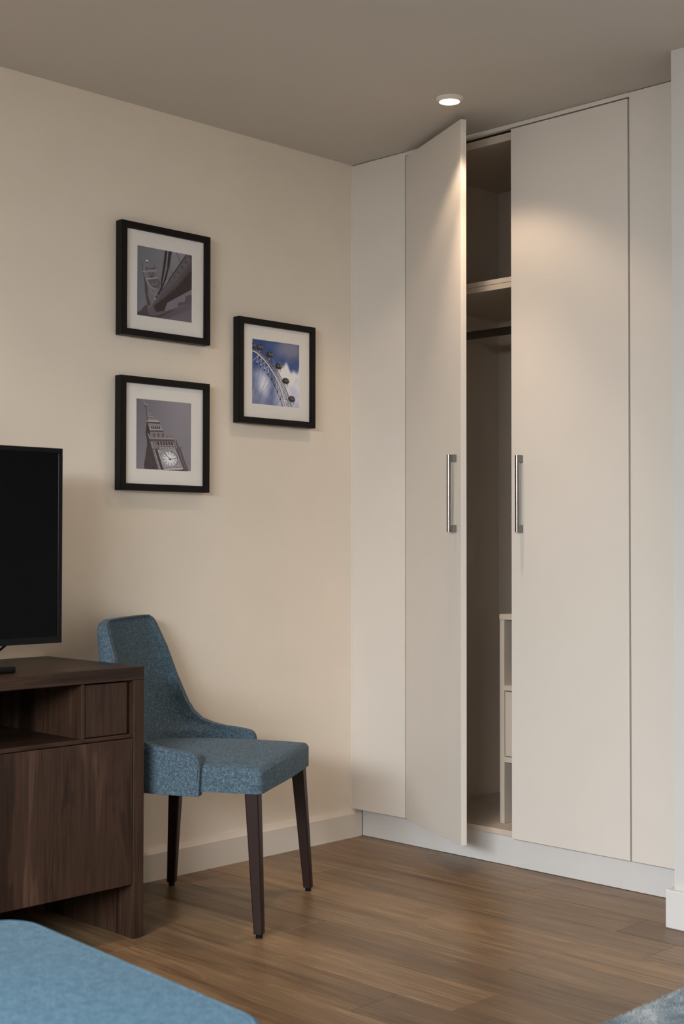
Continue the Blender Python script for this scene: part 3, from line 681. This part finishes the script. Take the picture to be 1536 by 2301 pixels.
def u_curve(A, R, W, nexp, n=44):
    raw = []
    for k in range(400):
        t = -PI / 2 + PI * k / 399
        y = W * math.copysign(abs(math.sin(t)) ** (2 / nexp), t); x = A - (A - R) * abs(math.cos(t)) ** (2 / nexp)
        raw.append(Vector((x, y)))
    Ls = [0.0]
    for a, b in zip(raw, raw[1:]): Ls.append(Ls[-1] + (b - a).length)
    out = []; j = 0
    for k in range(n + 1):
        s = Ls[-1] * k / n
        while j < len(Ls) - 2 and Ls[j + 1] < s: j += 1
        f = (s - Ls[j]) / max(1e-9, Ls[j + 1] - Ls[j]); out.append(raw[j].lerp(raw[j + 1], min(1, f)))
    return out
bm = bmesh.new(); OUT, INN = [], []
for z in ZS:
    A, W, R = interp(A_T, z), interp(W_T, z), interp(R_T, z)
    ne = 2.95
    th = 0.034 if z < 0.8 else 0.034 - 0.010 * (z - 0.8) / 0.026
    OUT.append([bm.verts.new((p.x, p.y, z)) for p in u_curve(A, R, W, ne)])
    rin = min(R + th + 0.012 * max(0, 1 - (z - 0.4) / 0.3), A - 0.006)
    INN.append([bm.verts.new((p.x, p.y, z)) for p in u_curve(A, rin, W - th * (0.85 if z < 0.6 else 0.7), ne)])
for G in (OUT, INN):
    for a, b in zip(G, G[1:]):
        for k in range(len(a) - 1): bm.faces.new((a[k], a[k + 1], b[k + 1], b[k]))
for a, b in ((OUT[0], INN[0]), (OUT[-1], INN[-1])):
    for k in range(len(a) - 1): bm.faces.new((a[k], a[k + 1], b[k + 1], b[k]))
rim_edges = []
for i in range(len(ZS) - 1):
    for k in (0, -1): bm.faces.new((OUT[i][k], OUT[i + 1][k], INN[i + 1][k], INN[i][k]))
nearrim = [v.co.copy() for v in (row_[0] for row_ in OUT)]; farrim = [v.co.copy() for v in (row_[-1] for row_ in OUT)]
toprim = [v.co.copy() for v in OUT[-1]]
sh = obj('backrest', bm, 'chair_fabric', CH, smooth=True)
md = sh.modifiers.new('bevel', 'BEVEL'); md.width = 0.010; md.segments = 3; md.limit_method = 'ANGLE'; md.angle_limit = math.radians(50)
# piping seam along the outer rim of the shell
bm = bmesh.new(); path = nearrim[2:] + toprim[1:-1] + farrim[:1:-1]
off = []
for p in path:
    q = Vector(p); q.z -= 0.004; q.x -= 0.0055 if q.z < 0.8 else 0.0; q.y += math.copysign(0.0004, q.y); off.append(q)
tube(bm, off, 0.0019, 6); obj('piping', bm, 'chair_fabric', sh, smooth=True)
# seat cushion
bm = bmesh.new(); NS, NT = 24, 20; top, bot = [], []
RC = 0.024                                           # rounded front corners of the cushion
xrows = [(-0.425 + (0.431 - RC) * j / 16, 0.0) for j in range(17)] + [(0.006 - RC + RC * math.sin(a_), RC * (1 - math.cos(a_))) for a_ in [PI / 2 * k / 7 for k in range(1, 8)]]
NT = len(xrows) - 1
for x, cut_ in xrows:
    t = (x + 0.425) / 0.431
    hwid = 0.214 + (0.2545 - 0.214) * t
    if x > -0.19: hwid = 0.2475 + 0.0075 * (x + 0.19) / 0.196
    else: hwid = min(hwid, 0.236)
    hwid -= cut_
    rt, rb = [], []
    for i in range(NS + 1):
        s = math.sin(PI / 2 * (-1 + 2 * i / NS))
        bow = 0.010 * (1 - s * s) * t ** 4
        edge = (1 - abs(s) ** 6) * (1 - max(0, (t - 0.85) / 0.15) ** 2 * 0.9)
        crown = 0.024 * (1 - s * s) * (0.35 + 0.65 * math.sin(PI * min(1, t * 0.85 + 0.15)))
        db = max(0.0, min((1 - abs(s)) * hwid, 0.006 - x))           # soft rolled edge
        roll = 0.011 * (1 - min(1.0, db / 0.016)) ** 2
        rt.append(bm.verts.new((x + bow, s * hwid, 0.4425 + 0.006 * edge + crown - roll)))
        rb.append(bm.verts.new((x + bow, s * hwid, 0.3765 + 0.003 * (1 - abs(s) ** 4) * t)))
    top.append(rt); bot.append(rb)
for a, b in zip(top, top[1:]):
    for k in range(NS): bm.faces.new((a[k], a[k + 1], b[k + 1], b[k]))
for a, b in zip(bot, bot[1:]):
    for k in range(NS): bm.faces.new((a[k], b[k], b[k + 1], a[k + 1]))
for j in range(NT):
    for k in (0, NS): bm.faces.new((top[j][k], top[j + 1][k], bot[j + 1][k], bot[j][k]))
for k in range(NS):
    for j in (0, NT): bm.faces.new((top[j][k], top[j][k + 1], bot[j][k + 1], bot[j][k]))
seam = [v.co.copy() for v in top[-1]]
seat = obj('seat', bm, 'chair_fabric', CH, smooth=True)
md = seat.modifiers.new('bevel', 'BEVEL'); md.width = 0.009; md.segments = 3; md.limit_method = 'ANGLE'; md.angle_limit = math.radians(45)
bm = bmesh.new(); tube(bm, [(p.x - 0.010, p.y * 0.97, p.z + 0.0008) for p in seam], 0.0018, 6); obj('front_seam', bm, 'chair_fabric', seat, smooth=True)
obj('underseat_lining', bx(-0.40, -0.03, -0.20, 0.20, 0.369, 0.380, 0.002, 1), 'lining', CH)
def leg(tx, ty, fx, fy):
    bm = bmesh.new(); sec = []
    for (cx_, cy_, z, h) in ((fx, fy, 0.011, 0.0125), (fx + (tx - fx) * 0.5, fy + (ty - fy) * 0.5, 0.20, 0.0158), (tx, ty, 0.385, 0.0190)):
        c = 0.003; q = [(-h, -h + c), (-h + c, -h), (h - c, -h), (h, -h + c), (h, h - c), (h - c, h), (-h + c, h), (-h, h - c)]
        sec.append([bm.verts.new((cx_ + a, cy_ + b, z)) for a, b in q])
    for a, b in zip(sec, sec[1:]):
        for k in range(8): bm.faces.new((a[k], a[(k + 1) % 8], b[(k + 1) % 8], b[k]))
    bm.faces.new(sec[0][::-1]); bm.faces.new(sec[-1])
    l = obj('leg', bm, 'chair_wood', CH)
    bm = bmesh.new(); tube(bm, [(fx, fy, 0.0006), (fx, fy, 0.0112)], 0.0092, 16); obj('glide', bm, 'black_plastic', l, smooth=True)
for sgn in (-1, 1):
    leg(-0.0255, sgn * 0.2285, 0.0, sgn * 0.253)
    leg(-0.397, sgn * 0.196, -0.420, sgn * 0.217)

# ------------------------------------------------------------------ footstool in the foreground
FS = thing('footstool', 'light blue felt footstool with rounded corners in the foreground', 'footstool', (1.820, -2.583, 0), -math.radians(4.3))
def rounded_slab(w, dpt, z0, z1, rad, edge, n=10):
    bm = bmesh.new(); prof = []
    for k in range(5): a = PI / 2 * k / 4; prof.append((edge * (1 - math.sin(a)), z0 + edge * (1 - math.cos(a))))
    prof = [(edge * (1 - math.sin(PI / 2 * k / 4)), z0 + edge * (1 - math.cos(PI / 2 * k / 4))) for k in range(5)] + [(edge * (1 - math.cos(PI / 2 * k / 4)), z1 - edge * (1 - math.sin(PI / 2 * k / 4))) for k in range(5)]
    def ring(ins, z):
        out = []
        for cx_, cy_, a0 in ((w / 2 - rad, dpt / 2 - rad, 0), (-w / 2 + rad, dpt / 2 - rad, PI / 2), (-w / 2 + rad, -dpt / 2 + rad, PI), (w / 2 - rad, -dpt / 2 + rad, 1.5 * PI)):
            for k in range(n + 1):
                a = a0 + PI / 2 * k / n; out.append(bm.verts.new((cx_ + (rad - ins) * math.cos(a), cy_ + (rad - ins) * math.sin(a), z)))
        return out
    R_ = [ring(i, z) for i, z in prof]
    inner = [(0.05, 0.004), (0.12, 0.008), (0.2, 0.010)]
    for a, b in zip(R_, R_[1:]):
        m_ = len(a)
        for k in range(m_): bm.faces.new((a[k], a[(k + 1) % m_], b[(k + 1) % m_], b[k]))
    bm.faces.new(R_[0][::-1]); bm.faces.new(R_[-1]); path = [v.co.copy() for v in R_[-1]]
    return bm, path
FW, FD = 0.682, 0.50
bm, path = rounded_slab(FW, FD, 0.30, 0.450, 0.075, 0.010)
cu = obj('cushion', bm, 'ottoman_fabric', FS, smooth=True)
bm = bmesh.new(); tube(bm, [(p.x, p.y, p.z - 0.0022) for p in path] + [(path[0].x, path[0].y, path[0].z - 0.0022)], 0.0028, 8, False); obj('piping', bm, 'ottoman_fabric', cu, smooth=True)
bm, _ = rounded_slab(FW - 0.006, FD - 0.006, 0.12, 0.2985, 0.073, 0.006); obj('base', bm, 'ottoman_fabric', FS, smooth=True)
for sx in (-1, 1):
    for sy in (-1, 1):
        bm = bmesh.new(); cx_, cy_ = sx * (FW / 2 - 0.08), sy * (FD / 2 - 0.08)
        lathe_r = lathe(bm, [(0.013, 0.001), (0.022, 0.121)], 16, (cx_, cy_)); bm.faces.new(lathe_r[0][::-1]); bm.faces.new(lathe_r[1])
        obj('leg', bm, 'chair_wood', FS, smooth=True)

# ------------------------------------------------------------------ rug
RX0, RX1, RY0, RY1 = 1.727, 3.9, -2.15, -0.42
rug = thing('rug', 'blue grey streaked pile rug lying on the plank floor at the right', 'rug', ((RX0 + RX1) / 2, (RY0 + RY1) / 2, 0))
cxr, cyr = (RX0 + RX1) / 2, (RY0 + RY1) / 2
obj('backing', bx(RX0 - cxr + 0.003, RX1 - cxr - 0.003, RY0 - cyr + 0.003, RY1 - cyr - 0.003, 0.0005, 0.007, 0.001, 1), 'rug', rug)
vs, fs = [], []
rr = random.Random(3)
def tufts(x0, x1, y0, y1, n):
    for _ in range(n):
        x, y = rr.uniform(x0, x1) - cxr, rr.uniform(y0, y1) - cyr
        a = rr.uniform(0, 2 * PI); wd_ = rr.uniform(0.0009, 0.0016); lx, ly = rr.gauss(-0.002, 0.003), rr.gauss(0, 0.003); hh = rr.uniform(0.0095, 0.0130)
        i = len(vs); vs.extend([(x - wd_ * math.cos(a), y - wd_ * math.sin(a), 0.006), (x + wd_ * math.cos(a), y + wd_ * math.sin(a), 0.006), (x + lx, y + ly, hh)]); fs.append((i, i + 1, i + 2))
tufts(RX0, 2.15, -1.45, RY1, 90000)
tufts(2.15, RX1, RY0, RY1, 20000); tufts(RX0, 2.15, RY0, -1.45, 6000)
me = bpy.data.meshes.new('pile'); me.from_pydata(vs, [], fs); me.materials.append(MAT['rug'])
po = bpy.data.objects.new('pile', me); C.objects.link(po); po.parent = rug; tag(po, kind='stuff')
